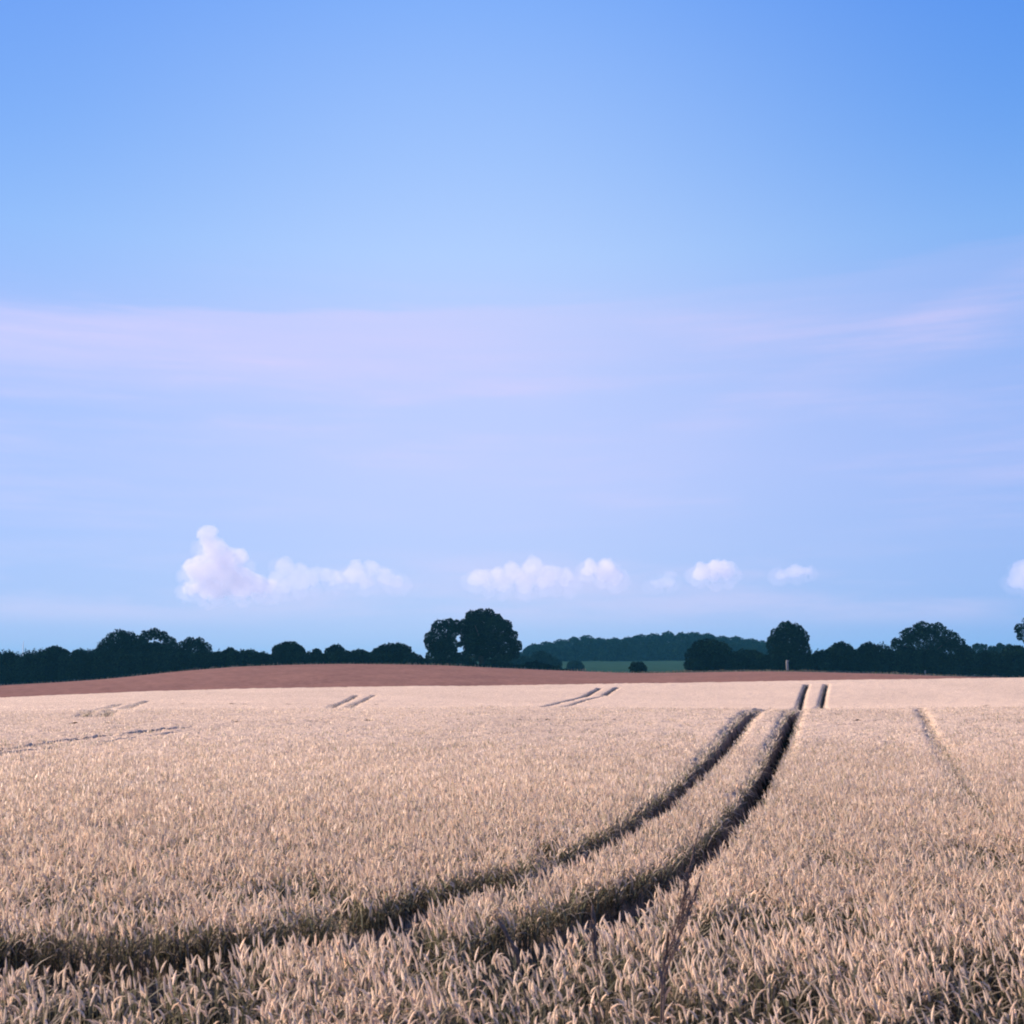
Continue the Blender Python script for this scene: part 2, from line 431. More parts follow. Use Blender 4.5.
WV, WF, WC, WM = [], [], [], []; wn = 0
def field_tint(x, y):
    n = 0.5*vnoise(x/6.0, y/9.0, 3) + 0.3*vnoise(x/2.1, y/3.0, 4) + 0.2*vnoise(x/30, y/35, 5)
    return n
def sow(level, y0, y1, density, umax, pad, nt=14, rut_pad=0.0, fade=(), leaf_k=1.0):
    global wn
    r = np.random.default_rng(100 + level*7 + int(y0))
    Wd = umax*y1 + pad
    n = int((y1-y0) * 2*Wd * density)
    x = r.uniform(-Wd, Wd, n); y = r.uniform(y0, y1, n)
    k = np.abs(x) <= umax*y + pad; x, y = x[k], y[k]
    for a, b in zip(fade[0::2], fade[1::2]):        # one size of plant gives way to the next over several metres
        k = r.random(len(x)) < (y - a)/(b - a)
        x, y = x[k], y[k]
    d = rut_dist(x, y)
    pn = field_tint(x, y)
    # thin places make the dark flecks between the plants
    thin = vnoise(x*2.3, y*1.6, 9)*0.6 + vnoise(x*0.8, y*0.7, 12)*0.5
    cut = np.interp(y, [5, 9, 14, 30], [0.20, -0.08, -0.45, -0.65])
    keep = (d > rut_pad + r.normal(0, 0.02, len(x))) & ((thin > cut) | (r.random(len(x)) < 0.3))
    x, y, d, pn, thin = x[keep], y[keep], d[keep], pn[keep], thin[keep]
    n = len(x)
    z = ground(x, y)
    sc = 1.0 + 0.055*pn + r.normal(0, 0.055 - 0.012*level, n) + 0.05*np.clip(thin, -1, 0.5)
    sc -= 0.05*np.exp(-np.clip(d, 0, 2)/0.12)
    lean_k = np.clip(d/0.25, 0.25, 1)
    rot = r.uniform(0, 2*math.pi, n) * 1.0
    bias = r.random(n) < 0.45                       # the prevailing wind nods many ears one way
    rot[bias] = R(150) + r.normal(0, 0.6, bias.sum())
    lean = np.abs(r.normal(0, 0.10, n)) * lean_k; la = r.uniform(0, 2*math.pi, n)
    tpl = [template(level, r, leaf_k) for _ in range(nt)]
    which = r.integers(0, nt, n)
    tone = (1.0 + 0.10*pn + r.normal(0, 0.10, n))[:, None]
    for t, (v, f, c) in enumerate(tpl):
        s = np.nonzero(which == t)[0]
        if not len(s): continue
        cs, sn = np.cos(rot[s])[:, None], np.sin(rot[s])[:, None]
        X = v[None, :, 0]*cs - v[None, :, 1]*sn; Y = v[None, :, 0]*sn + v[None, :, 1]*cs
        Z = np.broadcast_to(v[None, :, 2], X.shape) * sc[s][:, None]
        X = X + Z*(np.sin(lean[s])*np.cos(la[s]))[:, None]; Y = Y + Z*(np.sin(lean[s])*np.sin(la[s]))[:, None]
        P = np.stack([X + x[s][:, None], Y + y[s][:, None], Z + z[s][:, None]], -1)
        m = len(v)
        WV.append(P.reshape(-1, 3)); WF.append((f[None] + (wn + np.arange(len(s))*m)[:, None, None]).reshape(-1, 4))
        WC.append((c[None] * tone[s][:, :, None]).reshape(-1, 3)); WM.append(np.zeros(len(s)*len(f), np.int32))
        wn += len(s)*m
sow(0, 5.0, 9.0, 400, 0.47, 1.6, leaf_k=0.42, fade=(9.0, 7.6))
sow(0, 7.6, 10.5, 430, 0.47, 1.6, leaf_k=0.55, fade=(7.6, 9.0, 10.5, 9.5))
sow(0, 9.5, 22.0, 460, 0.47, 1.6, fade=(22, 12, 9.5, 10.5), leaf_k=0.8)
sow(1, 12.0, 33.0, 390, 0.47, 2.0, leaf_k=1.05, fade=(12, 22, 33, 24))
sow(2, 24.0, 54.0, 150, 0.47, 3.0, fade=(24, 33))
sow(2, 54.0, 92.0, 26, 0.47, 3.0, 8)
sow(2, 92.0, 161.0, 16, 0.46, 3.0, 8)

def canopy(ys, dx, umax, pad):
    """closed leaf canopy below the ears, sunk into every rut"""
    global wn
    r = np.random.default_rng(int(ys[0]*10))
    Wd = umax*ys[-1] + pad
    xs = np.arange(-Wd, Wd + dx, dx)
    Y, X = np.meshgrid(ys, xs, indexing='ij')
    X = X + r.uniform(-.3, .3, X.shape)*dx
    d = rut_dist(X, Y)
    pn = field_tint(X, Y)
    g = ground(X, Y)
    h = CAN*(1 + 0.055*pn) - 0.09 + r.normal(0, 0.022, X.shape) + 0.03*vnoise(X*1.7, Y*1.1, 21)
    h = h + 0.06*np.clip((Y - 24)/12, 0, 1) - 0.40*np.clip((25 - Y)/16, 0, 1)**1.7 - 0.2*np.clip((10.5 - Y)/1.5, 0, 1)
    e = np.clip((161.5 - Y)/0.4, 0, 1); h = h*e
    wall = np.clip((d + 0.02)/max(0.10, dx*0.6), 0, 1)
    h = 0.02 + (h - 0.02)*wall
    keep = np.abs(X) <= umax*Y + pad + dx
    V = np.stack([X, Y, g + h], -1).reshape(-1, 3)
    n = len(xs)
    i, j = np.meshgrid(np.arange(len(ys)-1), np.arange(n-1), indexing='ij')
    a = (i*n + j).ravel(); kf = keep.ravel()
    a = a[kf[a] & kf[a+1] & kf[a+n] & kf[a+n+1]]
    f = np.stack([a, a+1, a+n+1, a+n], 1)
    t = (np.clip(wall*1.6 - 0.6, 0, 1)*np.clip(0.42 + (Y - 10)/7, 0.15, 1)).reshape(-1, 1)  # painted shade: sheet colour drops inside ruts and in the near gaps
    c = (np.array((0.565, 0.44, 0.325)) * t + LOW*0.25*(1-t)) * (1 + 0.10*pn.reshape(-1, 1))  # soil-dark rut floor, deepened by shade put into the colour
    used = np.zeros(len(V), bool); used[f.ravel()] = True
    re = np.cumsum(used) - 1
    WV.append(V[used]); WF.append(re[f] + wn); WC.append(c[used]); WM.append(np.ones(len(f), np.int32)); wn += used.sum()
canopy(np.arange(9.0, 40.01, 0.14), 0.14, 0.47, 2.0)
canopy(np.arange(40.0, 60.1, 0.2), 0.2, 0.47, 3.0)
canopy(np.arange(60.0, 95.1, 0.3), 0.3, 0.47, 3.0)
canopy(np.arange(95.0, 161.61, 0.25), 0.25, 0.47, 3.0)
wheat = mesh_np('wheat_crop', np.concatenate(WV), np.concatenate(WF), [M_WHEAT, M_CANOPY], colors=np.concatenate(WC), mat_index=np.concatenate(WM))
tag(wheat, 'ripe pale wheat covering the whole field, cut by dark tramlines', 'wheat', kind='stuff')
print('wheat faces', len(wheat.data.polygons))

# ------------------------------------------------------------------ trees and hedges
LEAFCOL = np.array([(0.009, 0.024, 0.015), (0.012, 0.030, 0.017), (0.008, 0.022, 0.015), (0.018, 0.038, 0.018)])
def leaf_cloud(lobes, size, dens, r, rough=0.16, inner=0.25, tone=1.0):
    """lobes: list of (centre, (rx, ry, rz)); small bent leaf clumps through the lobes' outer shells"""
    P, Sx, T = [], [], []
    for (c, rad) in lobes:
        rad = np.array(rad, float); area = 4*math.pi*((rad[0]*rad[1])**1.6/3 + (rad[0]*rad[2])**1.6/3 + (rad[1]*rad[2])**1.6/3)**(1/1.6)
        n = max(24, int(area * dens * 2.9 / size**2))
        d = r.normal(size=(n, 3)); d /= np.linalg.norm(d, axis=1)[:, None]
        k = np.where(r.random(n) < inner, r.uniform(0.35, 0.85, n), 1 + r.normal(0, 0.06, n))
        # bumpy outline: clumps swell out, hollows sink in
        b = rough*(vnoise(d[:, 0]*2.7 + c[0]*3, d[:, 2]*2.7 + d[:, 1]*2 + c[2]*5, 31) + 0.6*vnoise(d[:, 0]*6 + c[0], d[:, 2]*6 + d[:, 1]*5, 33))
        hole = vnoise(d[:, 0]*3.3 + c[2]*7, d[:, 2]*3.3 + d[:, 1]*3 + c[0]*2, 37) < -0.85
        P.append((np.array(c) + d*rad*(k + b)[:, None])[~hole])
        Sx.append((size*r.uniform(0.6, 1.35, n))[~hole])
        lt = r.uniform(0.5, 1.9)
        T.append((LEAFCOL[r.integers(len(LEAFCOL), size=n)] * (lt*r.uniform(0.7, 1.3, n))[:, None]*tone)[~hole])
    P = np.concatenate(P); Sx = np.concatenate(Sx); T = np.concatenate(T); n = len(P)
    a = r.normal(size=(n, 3)); a /= np.linalg.norm(a, axis=1)[:, None]
    b = r.normal(size=(n, 3)); b -= (b*a).sum(1)[:, None]*a; b /= np.linalg.norm(b, axis=1)[:, None]
    cx = np.cross(a, b)*0.22
    s = Sx[:, None]*0.5
    q = np.stack([P - a*s - b*s*0.35, P + b*s*0.75 - a*s*0.2 + cx*s, P + a*s + b*s*0.2, P - b*s*0.8 + a*s*0.25 + cx*s], 1)
    return q.reshape(-1, 3), np.arange(4*n).reshape(n, 4), np.repeat(T, 4, axis=0)
def tree(name, px, y, lobes_px, label, cat='tree', group=None, seed=0, leaf=0.42, dens=1.3, trunk_px=None, tone=1.0, flat=0.8, trunk_r=None, base_z=None, rough=0.16):
    """lobes_px: (px, row, radius px[, radius row px]) as the outline shows them"""
    r = np.random.default_rng(500 + seed)
    b = at(px, 668, y); gzv = gz(b.x, y) if base_z is None else base_z
    root = empty(name, (b.x, y, gzv), label, cat, group)
    lobes = []
    for l in lobes_px:
        rx = l[2]*mpp(y); rz = (l[3] if len(l) > 3 else l[2])*mpp(y)
        span = max(abs(q[0]-px) + q[2] for q in lobes_px)*mpp(y)
        dy = r.uniform(-1, 1)*max(0.0, span*flat - rx)*0.7
        p = at(l[0], l[1], y + dy)
        lobes.append(((p.x - b.x, dy, p.z - gzv), (rx, rx*r.uniform(.85, 1.1), rz)))
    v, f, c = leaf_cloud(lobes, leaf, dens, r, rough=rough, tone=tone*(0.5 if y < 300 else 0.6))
    v[:, 2] = np.maximum(v[:, 2], ground(v[:, 0] + b.x, v[:, 1] + y) - gzv + 0.05)
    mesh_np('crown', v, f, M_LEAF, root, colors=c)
    top = max(l[0][2] + l[1][2] for l in lobes)
    tr = trunk_r or max(0.07, top*0.032)
    m = MB()
    fork = top*0.34
    m.tube([(0, 0, -0.3), (0.02*top*r.uniform(-1, 1), 0, fork*0.5), (0, 0, fork)], [tr*1.35, tr, tr*0.85], 9)
    for (lc, lr) in lobes[:9]:
        e = Vector(lc)
        mid = Vector((e.x*0.35, e.y*0.35, fork + (e.z - fork)*0.45)) if e.z > fork else Vector((e.x*0.5, e.y*0.5, fork*0.95))
        m.tube([(0, 0, fork*0.92), mid, e], [tr*0.6, tr*0.38, tr*0.12], 6)
    m.build('trunk', M_BARK, root)
    return root
def blob_lobes(px, hw, top, base, r, n=9):
    """outline of a round-headed tree"""
    L = []
    h = base - top
    L.append((px, top + h*0.55, hw*0.72, h*0.42))
    for k in range(n):
        t = math.pi*(0.02 + 0.96*k/(n-1)); rr = hw*r.uniform(0.26, 0.42)
        cy = top + h*0.50 - math.sin(t)*(h*0.50 - rr) ; cx = px - math.cos(t)*(hw - rr)
        L.append((cx + r.uniform(-1, 1), cy + r.uniform(0, 1.6), rr))
    for k in range(3):
        L.append((px + hw*(k-1)*0.55, base - h*0.22, hw*0.42, h*0.24))
    return L
def grow_row(px, y):
    """screen row of the ground at this column and distance"""
    x = at(px, 668, y).x
    return 512 - F*math.tan(math.atan2(gz(x, y) - EZ, y) - PITCH)
def round_tree(name, px, hw, top, y, label, group=None, seed=0, cat='tree', leaf=0.42, dens=1.3, lift=0.0, tone=1.0, n=9):
    r = np.random.default_rng(900 + seed)
    base = grow_row(px, y) - lift
    return tree(name, px, y, blob_lobes(px, hw, top, base, r, n), label, cat, group, seed, leaf, dens, tone=tone)

NEAR = 'trees and bushes along the hedge at the end of the field'
# left hedge line
round_tree('field_tree', 55, 17, 645.5, 266, 'small dark round tree in the hedge near the left edge of the photo', NEAR, 1)
tree('field_tree', 122, 266, [(118, 643, 12), (109, 648, 10), (128, 640, 8), (134, 645, 9), (122, 637.5, 5), (101, 650, 5), (112, 660, 13, 11), (130, 660, 13, 11), (99, 662, 9), (140, 665, 9)],
     'broad dark hedge tree left of the tree with a gap of sky in its crown', 'tree', NEAR, 2)
tree('field_tree', 153, 268, [(154, 634, 5.5), (146, 636.5, 5.5), (163, 637, 5), (170, 644, 7), (141, 645, 7), (155, 650, 13, 7), (147, 656, 12), (163, 658, 13), (138, 657, 9), (174, 655, 8), (166, 666, 10), (150, 668, 10)],
     'tallest tree of the left hedge, a gap of sky showing through its crown', 'tree', NEAR, 3, dens=1.5)
tree('field_tree', 194, 270, [(190, 643, 5.5), (199, 643.5, 5.5), (206, 648, 5), (182, 648, 6), (194, 653, 12), (184, 660, 10), (204, 660, 9), (195, 667, 12, 7)],
     'flat topped dark tree right of the tree with the sky gap', 'tree', NEAR, 4)
round_tree('field_tree', 230, 10, 647, 275, 'low lopsided bush-like tree in the left hedge, where the brown field starts to dome', NEAR, 5, lift=1)
round_tree('field_tree', 289, 16, 640.5, 270, 'round dark tree above the middle of the brown dome', NEAR, 6)
round_tree('field_tree', 317, 7, 648, 270, 'smallest low tree between two rounder ones above the brown dome', NEAR, 7)
round_tree('field_tree', 335, 10.5, 643.5, 270, 'small round tree standing behind the top of the brown dome', NEAR, 8)
round_tree('field_tree', 359, 12, 649, 270, 'low wide tree in the hedge right of the dome top', NEAR, 9)
round_tree('field_tree', 392, 20, 643, 270, 'wide low tree in the hedge left of the tall pair of oaks', NEAR, 10)
# far trees showing behind the left hedge
FARL = 'far trees behind the left hedge'
for k, (px, hw, top) in enumerate(((8, 14, 651), (28, 9, 652.5), (80, 13, 647.5), (98, 11, 648), (215, 12, 651), (250, 12, 649.5), (262, 11, 651.5), (372, 10, 651))):
    round_tree('distant_tree', px, hw, top, 400, 'hazy distant tree whose top shows just over the left hedge', FARL, 40+k, leaf=0.55, n=7)
# the pair of oaks
tree('oak_tree', 446, 262, [(440, 629, 8.5), (449, 624.5, 5.5), (456, 626, 6), (430, 637, 5), (433, 645, 7.5), (427, 641, 3), (441, 649, 9), (450, 655, 8, 9), (436, 657, 9), (452, 634, 5), (447, 640, 6), (461, 630, 5), (446, 664, 9, 5), (451, 645, 7), (457, 658, 5), (460.5, 644.5, 2.6)],
     'lower leaning oak on the left of the tall pair, gaps of sky beside it', 'tree', 'pair of oaks on the brown crest', 21, leaf=0.36, dens=1.7, flat=0.6)
tree('oak_tree', 482, 264, [(472, 618, 7), (480, 614.5, 5.5), (489, 615, 6), (497, 620, 6), (506, 626, 5.5), (480, 627, 12), (496, 631, 12), (471, 630, 7), (510, 636, 6.5), (505, 645, 9), (516, 646, 5.5), (514, 653, 5),
      (488, 645, 12), (473, 641, 8), (470, 650, 6), (498, 655, 7), (481, 655, 7), (509, 657, 4), (464, 624, 4.5), (467, 638, 6), (465, 657, 6), (469, 645, 6)],
     'tallest oak on the right of the pair standing above the brown field', 'tree', 'pair of oaks on the brown crest', 22, leaf=0.36, dens=2.0, trunk_r=0.55, flat=0.7)
# hazy bushes right of the oaks
MID = 'bushes at the back of the green meadow'
for k, (px, hw, top, y, lab) in enumerate(((519, 14, 654.5, 430, 'blue hazy bush right below the tall oak'), (541, 12, 650, 440, 'dark bush at the left end of the distant wood'),
        (553, 9, 657, 450, 'low dark bush in front of the left end of the wood'), (575, 9, 660, 470, 'pale low bush at the left end of the green meadow'))):
    round_tree('bush', px, hw, top, y, lab, MID, 60+k, cat='bush', leaf=0.5)
round_tree('bush', 495, 13, 657.5, 300, 'low dark bush under the right side of the tall oak', MID, 66, cat='bush', leaf=0.4)
round_tree('bush', 469, 9, 658, 300, 'low dark bush between the two oak trunks', MID, 67, cat='bush', leaf=0.4)
# the wood
WOOD = 'trees of the distant wood'
k = 0
for px, top in ((524, 651), (536, 646), (548, 641), (561, 639.5), (574, 636.5), (587, 635), (601, 637.5), (614, 637), (627, 636), (640, 634), (654, 632.5), (668, 631), (681, 631.5), (695, 631.5), (708, 632), (722, 635), (736, 635.5), (750, 638), (763, 641), (776, 645)):
    round_tree('wood_tree', px, 10 + (k*7 % 4), top, 735 + (k*53 % 5)*9, 'blue green tree among the many of the distant wood beyond the meadow', WOOD, 80+k, leaf=0.85, dens=1.1, lift=-1, n=8); k += 1
for px in range(534, 790, 15):
    round_tree('wood_tree', px, 10.5, 645.5 - 4*math.sin((px-530)/75.0) + (k*37 % 5) - 2, 695 + (k*31 % 5)*4, 'blue green tree among the many of the distant wood beyond the meadow', WOOD, 80+k, leaf=0.85, dens=1.1, n=8); k += 1
# single bush and clump on the brown crest
round_tree('bush', 638.5, 8.5, 661, 263, 'small round dark bush standing alone in front of the green meadow', NEAR, 130, cat='bush', leaf=0.32)
tree('field_tree', 708, 262, [(700, 648, 8), (712, 647, 8), (706, 643.5, 4.5), (722, 652, 9), (694, 657, 9), (708, 658, 14, 11), (727, 661, 9), (699, 665, 12, 7), (719, 665, 12, 7)],
     'dark spreading tree at the right end of the green meadow', 'tree', NEAR, 131)
round_tree('field_tree', 746, 17, 648.5, 264, 'low dark tree between the spreading tree and the tree with the pale post', NEAR, 132)
tree('field_tree', 789, 262, [(786, 629.5, 7.5), (796, 632, 7.5), (777, 634.5, 6), (788, 624, 2.8), (789, 641, 14), (803, 638, 6.5), (778, 647, 10.5), (800, 650, 10.5), (771, 640, 3.5), (788, 658, 13, 9), (776, 660, 9), (802, 661, 9)],
     'tall round headed dark tree with a pale post at its foot', 'tree', NEAR, 133, leaf=0.38, dens=1.5)
for k2, (px, hw, top, lab) in enumerate(((822, 12, 650, 'low bush in the right hedge next to the round headed tree'), (841, 16, 642, 'humped dark tree in the right hedge between two taller trees'),
        (868, 14, 642.5, 'humped dark tree touching the left of the biggest round tree'))):
    round_tree('field_tree', px, hw, top, 264, lab, NEAR, 134+k2)
tree('field_tree', 931, 262, [(922, 630, 8), (938, 630.5, 7.5), (909, 635.5, 7.5), (897, 643.5, 5), (903, 650, 10), (925, 646, 17), (950, 639, 8), (959, 646, 7.5), (947, 654, 13), (908, 659, 12), (929, 661, 15, 11), (966, 653, 6.5), (963, 663, 10), (893, 660, 7), (947, 667, 12, 7)],
     'biggest and widest round dark tree of the right hedge', 'tree', NEAR, 140, leaf=0.38, dens=1.5)
FARR = 'far trees behind the right hedge'
for k2, px in enumerate((968, 976, 984, 992, 1000, 1008, 1016)):
    round_tree('distant_tree', px, 7.5, 644 - (k2*5 % 3)*0.9, 430, 'hazy distant tree in the row right of the biggest round tree', FARR, 150+k2, leaf=0.5, n=6)
tree('field_tree', 1033, 262, [(1020, 629, 5), (1030, 622, 6), (1040, 620, 9), (1020, 637, 3), (1037, 634, 10), (1029, 640, 5), (1048, 640, 12), (1040, 652, 10)],
     'tree cut off by the right edge of the photo', 'tree', NEAR, 160, leaf=0.36)
round_tree('bush', 1016, 16, 644.5, 264, 'round dark bush under the tree at the right edge of the photo', NEAR, 161, cat='bush')
round_tree('bush', 826, 5.5, 661.5, 257, 'small greyish bush at the foot of the right hedge', NEAR, 162, cat='bush', leaf=0.28, tone=2.2)

def hedge(prof, y, label, seed, depth=2.6, leaf=0.36):
    r = np.random.default_rng(seed)
    pxs = np.array([p[0] for p in prof], float); tops = np.array([p[1] for p in prof], float)
    mid = (pxs[0] + pxs[-1]) / 2
    b = at(mid, 668, y); g0 = gz(b.x, y)
    root = empty('hedge', (b.x, y, g0), label, 'hedge')
    lobes = []
    for px in np.arange(pxs[0], pxs[-1], 3.2):
        top = np.interp(px, pxs, tops) + r.uniform(-1.2, 1.8)
        base = grow_row(px, y)
        h = max(2.5, base - top)
        p = at(px, top + h*0.5, y)
        lobes.append(((p.x - b.x, r.uniform(-.5, .5)*depth*0.5, p.z - g0), (1.0*r.uniform(.8, 1.2), depth*0.5, h*0.52*mpp(y))))
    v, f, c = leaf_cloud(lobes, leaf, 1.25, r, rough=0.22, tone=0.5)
    v[:, 2] = np.maximum(v[:, 2], ground(v[:, 0] + b.x, v[:, 1] + y) - g0 + 0.02)
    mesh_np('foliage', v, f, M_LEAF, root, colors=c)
    return root
hedge([(-40, 655), (0, 654), (20, 656), (35, 652), (60, 654), (100, 653), (210, 654), (230, 651), (250, 652.5), (265, 655), (300, 653), (320, 654), (350, 652), (365, 655), (415, 654), (426, 659), (438, 661), (470, 661.5), (480, 664.5), (522, 664.5), (534, 662), (552, 666), (566, 670)],
      258, 'long dark hedge along the left and middle of the brown crest', 301)
hedge([(690, 660), (720, 656), (760, 655), (800, 656), (820, 653), (850, 650), (885, 648), (895, 652), (965, 655), (980, 653), (1005, 655), (1024, 652), (1060, 652)],
      259, 'dark hedge along the right of the brown crest behind the posts', 302)

# rough grass along the far margin of the brown field
def margin():
    r = np.random.default_rng(77)
    n = 5200
    px = np.concatenate([r.uniform(-30, 1050, n//2), r.uniform(640, 1000, n//2)])
    y = r.uniform(250.5, 255.5, n)
    V, Fs, C = [], [], []
    x = (px - 512)/F*y*1.0
    z = ground(x, y)
    hh = r.uniform(0.12, 0.42, n) * (1 + 0.7*np.clip(vnoise(px/9.0, px*0, 5), 0, 1))
    th = r.uniform(0, 6.28, n); w = r.uniform(0.03, 0.09, n)
    dx, dy = np.cos(th)*w, np.sin(th)*w
    lx = r.normal(0, .12, n)
    q = np.stack([np.stack([x-dx, y-dy, z-0.02], 1), np.stack([x+dx, y+dy, z-0.02], 1), np.stack([x+dx*.4+lx, y+dy*.4, z+hh], 1), np.stack([x-dx*.4+lx, y-dy*.4, z+hh], 1)], 1)
    pal = np.array([(0.22, 0.20, 0.12), (0.30, 0.26, 0.18), (0.12, 0.15, 0.08)])
    c = np.repeat(pal[r.integers(3, size=n)], 4, axis=0)
    o = mesh_np('margin_grass', q.reshape(-1, 3), np.arange(4*n).reshape(n, 4), M_LEAF, colors=c)
    tag(o, 'thin strip of rough dry grass along the foot of the hedge', 'grass', kind='stuff')
margin()

# ------------------------------------------------------------------ posts, turbine, foreground grass
def post(px, y, h, rad, label):
    p = at(px, 668, y); g = gz(p.x, y)
    m = MB()
    m.tube([(0, 0, -0.3), (0.01, 0, h*0.4), (-0.03, 0, h*0.8), (0.02, 0, h*0.97), (0.02, 0, h)], [rad*1.15, rad, rad*0.95, rad*0.8, rad*0.35], 10)
    m.tube([(0.0, 0, h*0.82), (rad*1.6, 0, h*0.97)], [rad*0.4, rad*0.25], 6)
    o = m.build('post', M_PALE); o.location = (p.x, y, g)
    tag(o, label, 'post', 'pale posts along the hedge')
post(787.3, 254.5, 2.45, 0.27, 'taller pale weathered post at the foot of the round headed tree')
post(925, 254.5, 1.05, 0.15, 'short pale post at the foot of the biggest round tree')

def turbine():
    y = 1100.0
    hub = at(24.6, 657, y); g = gz(hub.x, y)
    root = empty('wind_turbine', (hub.x, y, g), 'small white wind turbine with one blade standing up over the far trees at left', 'wind turbine')
    H = hub.z - g
    root.rotation_euler.z = R(-65)
    m = MB(); m.tube([(0, 0, -0.5), (0, 0, H*0.5), (0, 0, H - 0.4)], [0.75, 0.6, 0.45], 14); m.build('tower', M_WHITE, root)
    m = MB(); m.tube([(0, -1.2, H), (0, -0.9, H), (0, 1.6, H), (0, 2.1, H)], [0.4, 0.6, 0.6, 0.3], 12); m.build('nacelle', M_WHITE, root)
    m = MB(); m.tube([(0, -2.2, H), (0, -1.9, H), (0, -1.2, H)], [0.1, 0.45, 0.55], 12); m.build('hub', M_WHITE, root)
    for k in range(3):
        th = R(6 + 120*k)
        ax = Vector((math.sin(th), 0, math.cos(th))); sd = Vector((math.cos(th), 0, -math.sin(th)))
        L = 15.5; v = []; f = []
        for i in range(9):
            t = i/8
            ch = (1.6 + 4.4*t*4) if t < 0.25 else 5.4*(1 - ((t-0.25)/0.75)**2.0) + 0.6
            bow = -2.2*t*(1-t) * 1.0
            c = Vector((0, -1.6, H)) + ax*(0.3 + L*t) + sd*bow
            for s, d in ((-0.5, 0), (-0.35, 0.06), (0.35, 0.06), (0.5, 0), (0.35, -0.06), (-0.35, -0.06)):
                v.append(tuple(c + sd*ch*s + Vector((0, d*ch, 0))))
        for i in range(8):
            for j in range(6): f.append((i*6+j, i*6+(j+1) % 6, i*6+6+(j+1) % 6, i*6+6+j))
        f += [(3, 2, 1, 0), (5, 4, 3, 0), (48, 49, 50, 51), (48, 51, 52, 53)]
        mesh_np('blade', np.array(v), np.array(f), M_WHITE, root, smooth=False)
turbine()

def grass_stem(pts_px, y, label, head_from, rad=0.006, seed=0, head_w=0.035, head_to=1.0):
    """tall flowering grass whose stem follows the traced points"""
    r = np.random.default_rng(seed)
    P = [at(a, b, y) for a, b in pts_px]
    gx = P[0].x - (P[1].x - P[0].x)*0.4; g = gz(gx, y)
    base = Vector((gx, y, g))
    root = empty('grass_stem', base, label, 'tall grass', 'tall dark grass stems above the wheat')
    Q = [Vector((0, 0, -0.02))] + [p - base for p in P]
    # resample
    s = [0]
    for a, b in zip(Q[:-1], Q[1:]): s.append(s[-1] + (b-a).length)
    def pos(t): return Vector([float(pchip(s, [q[i] for q in Q], np.array([t]))[0]) for i in range(3)])
    T = s[-1]; m = MB()
    m.tube([pos(T*k/16) for k in range(17)], [rad*(1 - 0.6*k/16) for k in range(17)], 7)
    m.build('stem', M_STEM, root)
    # panicle: short spikelets around the upper stem
    m = MB()
    for k in range(90):
        t = head_from + (head_to - head_from)*r.random()
        p = pos(T*t); d = (pos(T*min(1, t+0.02)) - pos(T*max(0, t-0.02))).normalized()
        env = math.sin(math.pi*min(1, (t - head_from)/(head_to - head_from)*0.9 + 0.08))
        out = Vector((r.normal(), r.normal(), 0)).normalized()*head_w*env*r.uniform(.2, 1)
        e = p + d*r.uniform(0.02, 0.06) + out
        m.tube([p, p*0.5 + e*0.5 + out*0.1, e, e + d*0.022], [0.0012, 0.002, 0.0048, 0.0015], 5)
    m.build('seed_head', M_STEM, root)
    for k in range(2):
        t0 = 0.35 + 0.2*k; p = pos(T*t0); th = r.uniform(0, 6.28)
        dr = Vector((math.cos(th), math.sin(th), 0)); sd = np.array((-math.sin(th), math.cos(th), 0.1))
        pts = [p, p + dr*0.05 + Vector((0, 0, .12)), p + dr*0.13 + Vector((0, 0, .17)), p + dr*0.22 + Vector((0, 0, .13))]
        v, f = ribbon([tuple(q) for q in pts], np.array([0.006, 0.009, 0.007, 0.001]), sd)
        mesh_np('leaf', v, f, M_STEM, root)
grass_stem([(662, 976), (670, 946), (682, 914), (688, 876), (697, 838), (703, 815)], 7.3, 'tallest dark flowering grass stem leaning right across the tramline', 0.50, 0.008, 1, 0.04, 0.88)
grass_stem([(665, 980), (678, 940), (690, 905), (698, 884)], 7.2, 'shorter dark grass stem leaning right beside the tallest one', 0.55, 0.007, 2, 0.04)
grass_stem([(599, 990), (597, 964), (594.5, 940), (593, 915)], 7.0, 'thin upright grass stem left of the leaning pair', 0.80, 0.005, 3, 0.022)
grass_stem([(526, 1000), (523, 985), (518, 958), (511, 942), (503, 928)], 6.9, 'thin grass stem bending to the left, leftmost of the tall stems', 0.80, 0.005, 4, 0.022)

